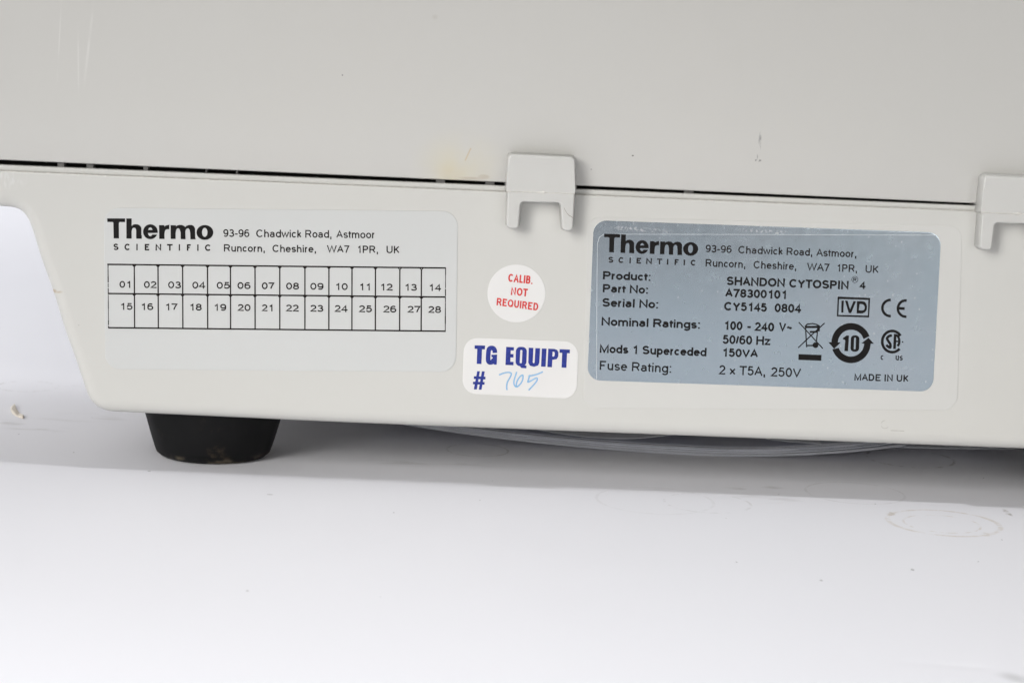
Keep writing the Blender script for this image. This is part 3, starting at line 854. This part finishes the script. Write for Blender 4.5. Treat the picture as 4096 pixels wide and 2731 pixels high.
p.poly(k3(arcp(402, 540, 56, 56, 0, 360, 20)[:-1])); p.poly(k3([(70, 716), (520, 732), (516, 845), (66, 828)]))
C0 = (1098, 500)
def ringarc(a0, a1, a0i, a1i):
    p.strip(k3(arcp(*C0, 385, 392, a0, a1, 36)), k3(arcp(*C0, 258, 262, a0i, a1i, 36)))
ringarc(-20, -180, -18, -180); ringarc(-198, -362, -201, -362)
p.poly(k3([(655, 483), (897, 488), (765, 612)])); p.poly(k3([(1303, 505), (1547, 512), (1440, 395)]))
p.poly(k3([(1058, 352), (1040, 658), (968, 655), (985, 442), (930, 415), (945, 398), (985, 370), (1005, 352)]))
p.poly(k3(round_poly([(1098, 346), (1265, 350), (1255, 670), (1085, 666)], 70)), [k3(round_poly([(1160, 392), (1196, 394), (1188, 622), (1150, 620)], 16))])
p.line(k3(arcp(1905, 470, 195, 208, -33, -318, 30)), 52 / 4.9)
p.line(k3(catmull([(1900, 348), (1840, 365), (1805, 410), (1835, 470), (1868, 520), (1866, 585), (1825, 570), (1790, 535)], 4)), 50 / 4.9)
p.line(k3([(1965, 320), (1950, 615)]), 52 / 4.9)
p.line(k3(catmull([(1965, 345), (2015, 365), (2042, 430), (2040, 510), (2010, 560)], 4)), 46 / 4.9); p.line(k3([(1965, 462), (2040, 470)]), 30 / 4.9)
p.poly(k3([(2098, 462), (2122, 466), (2120, 492), (2096, 488)]))
write(p, 'c', 3180 + 1678 / 4.9, 3180 + 1735 / 4.9, 1270 + 828 / 4.9, 26, 3.4, .03, LN)
write(p, 'us', 3180 + 1970 / 4.9, 3180 + 2110 / 4.9, 1270 + 836 / 4.9, 26, 3.4, .03, LN)
p.build('certification_marks', M['ink'], lab2)

# --- round white sticker with red words
T4 = 0.00012
rs = sticker('round_sticker', arcp(2066, 1173.5, 116, 116, 0, 360, 72)[:-1], T4, M['white'], 'round white sticker with three lines of red capitals')
p = Print(-T4 - 0.00003)
write(p, 'CALIB.', 2031.8, 2128.5, 1126.2, 32, 4.9, .105, .09)
write(p, 'NOT', 2043, 2109.5, 1179.6, 31, 4.9, .10, .09)
write(p, 'REQUIRED', 1985.8, 2151.4, 1220.8, 30, 4.6, .131, .09)
p.build('red_lettering', M['red'], rs)

# --- asset sticker: blue heavy capitals and a handwritten number
asset = sticker('asset_sticker', quad_pts([(1856, 1349), (2314, 1366), (2307, 1596), (1849, 1573)], 56), T4, M['white'], 'white rounded sticker with heavy blue capitals and a handwritten number')
k4 = lambda pts: [(1840 + x / 4.9, 1340 + y / 4.9) for x, y in pts]
p = Print(-T4 - 0.00003)
p.poly(k4([(288, 200), (492, 205), (488, 280), (432, 277), (420, 567), (328, 562), (338, 270), (286, 268)]))
p.line(k4(catmull([(684, 350), (680, 300), (655, 262), (618, 252), (580, 264), (560, 310), (551, 470), (562, 520), (597, 535), (640, 520), (665, 470)], 4)), 90 / 4.9)
p.poly(k4([(615, 383), (728, 380), (720, 580), (665, 577), (655, 545), (640, 500), (640, 435), (617, 432)]))
p.poly(k4([(905, 230), (1058, 238), (1055, 302), (995, 300), (993, 370), (1050, 372), (1047, 440), (990, 437), (985, 520), (1050, 525), (1048, 590), (890, 585)]))
p.poly(k4(round_poly([(1098, 228), (1312, 232), (1300, 610), (1086, 604)], 88)), [k4(round_poly([(1182, 290), (1224, 292), (1212, 552), (1170, 550)], 18))])
p.poly(k4([(1165, 595), (1250, 585), (1305, 600), (1300, 650), (1200, 643)]))
p.poly(k4([(1347, 247), (1438, 250), (1425, 530), (1445, 555), (1462, 535), (1478, 255), (1570, 258), (1555, 540), (1530, 595), (1450, 620), (1370, 598), (1338, 540)]))
p.poly(k4([(1605, 262), (1697, 265), (1678, 620), (1588, 615)]))
p.poly(k4([(1730, 265), (1850, 270), (1905, 290), (1930, 340), (1925, 420), (1895, 470), (1810, 485), (1802, 630), (1712, 625)]), [k4([(1815, 325), (1840, 325), (1857, 345), (1852, 405), (1835, 420), (1810, 418)])])
p.poly(k4([(1953, 275), (2155, 283), (2152, 357), (2098, 353), (2085, 640), (1990, 635), (2003, 348), (1950, 345)]))
p.poly(k4([(338, 705), (390, 707), (330, 1065), (270, 1062)])); p.poly(k4([(430, 708), (485, 710), (422, 1070), (367, 1067)]))
p.poly(k4([(272, 805), (500, 815), (498, 868), (270, 858)])); p.poly(k4([(255, 912), (483, 920), (480, 972), (252, 962)]))
p.build('blue_lettering', M['blue'], asset)
p = Print(-T4 - 0.00003)
pen = [[(765, 780), (870, 740), (950, 730), (1005, 750), (990, 810), (930, 920), (915, 1010), (922, 1075)],
       [(1112, 720), (1080, 820), (1058, 900), (1062, 970), (1110, 1015), (1180, 960), (1225, 880), (1235, 800), (1215, 785), (1170, 820), (1125, 890), (1105, 960), (1108, 1010)],
       [(1625, 718), (1500, 770), (1340, 805)], [(1370, 780), (1335, 890), (1335, 920), (1400, 890), (1480, 845), (1515, 850), (1490, 920), (1345, 1080)]]
for s in pen: p.line(k4(catmull(s, 6)), 25 / 4.9)
p.y -= 0.00003
for s in pen: p.line(k4(catmull(s, 6)), 9 / 4.9, mi=1)
p.build('handwriting', None, asset, mats=[M['pen'], M['pen_light']])

# ------------------------------------------------------------------ paper booklet under the case
low = G(2822, 1819)
bk = thing('paper_booklet', 'curled stack of thin grey white pages lying under the machine', 'paper stack', (low.x, low.y, 0))
rnd = random.Random(12)
def page(z0, aL, aR, xl, xr, y0, t=0.00011, mat=None):
    V, F = [], []
    n = 48
    dz = rnd.uniform(0, .00005)
    for y in (0.0, 0.09):
        for i in range(n + 1):
            x = xl + (xr - xl) * i / n
            z = z0 + (aL if x < 0 else aR) * x * x + dz
            V += [(x, y0 + y, z), (x, y0 + y, z + t)]
    m_ = (n + 1) * 2
    for i in range(n):
        a = i * 2
        F += [(a, a + 2, a + 3, a + 1), (m_ + a, m_ + a + 1, m_ + a + 3, m_ + a + 2),
              (a + 1, a + 3, m_ + a + 3, m_ + a + 1), (a, m_ + a, m_ + a + 2, a + 2)]
    F += [(0, 1, m_ + 1, m_), (2 * n, m_ + 2 * n, m_ + 2 * n + 1, 2 * n + 1)]
    return obj('page', V, F, mat, bk)
zp = 0.00002
for i in range(16):
    f = i / 15
    page(zp, 0.56 - 0.05 * f + rnd.uniform(-.012, .012), 1.25 + 0.25 * f + rnd.uniform(-.09, .09),
         -0.118 + 0.006 * f + rnd.uniform(-.003, .003), 0.075 - .012 * f + rnd.uniform(-.004, .004), rnd.uniform(-.0012, .0012) + 0.0012 * f, mat=M['paper' if i % 3 else 'paper_grey'])
    zp += rnd.choice((.00012, .00014, .00018, .00026, .00034))
def curl(xc, z0, aL, aR, xl, xr, y0, mat):          # single curled leaf above the stack
    V, F = [], []
    n, t = 40, 0.00012
    for y in (0.0, 0.06):
        for i in range(n + 1):
            x = xl + (xr - xl) * i / n; z = z0 + (aL if x < 0 else aR) * x * x
            V += [(x + xc, y0 + y, z), (x + xc, y0 + y, z + t)]
    m_ = (n + 1) * 2
    for i in range(n):
        a = i * 2
        F += [(a, a + 2, a + 3, a + 1), (m_ + a, m_ + a + 1, m_ + a + 3, m_ + a + 2), (a + 1, a + 3, m_ + a + 3, m_ + a + 1), (a, m_ + a, m_ + a + 2, a + 2)]
    F += [(0, 1, m_ + 1, m_), (2 * n, m_ + 2 * n, m_ + 2 * n + 1, 2 * n + 1)]
    return obj('page', V, F, mat, bk)
curl(-0.035, 0.0045, 3.2, 4.6, -0.038, 0.032, 0.0005, M['paper'])
curl(0.052, 0.0052, 1.2, 0.35, -0.03, 0.06, 0.002, M['paper'])

# ------------------------------------------------------------------ crumb on the table
fl = [G(x, y) for x, y in ((44, 1628), (58, 1622), (66, 1640), (80, 1655), (97, 1668), (92, 1676), (70, 1668), (50, 1656), (43, 1642))]
c0 = G(68, 1650)
n = len(fl)
V = [(q.x - c0.x, q.y - c0.y, 0.0001) for q in fl] + [((q.x - c0.x) * .9, (q.y - c0.y) * .9, 0.0006 + 0.0004 * math.sin(i * 1.7)) for i, q in enumerate(fl)]
F = [(i, (i + 1) % n, n + (i + 1) % n, n + i) for i in range(n)] + [tuple(range(n)), tuple(range(n, 2 * n))]
o = obj('crumb', V, F, M['flake'])
o.location = (c0.x, c0.y, 0)
o['label'] = 'small curved tan crumb on the white table left of the machine'; o['category'] = 'crumb'
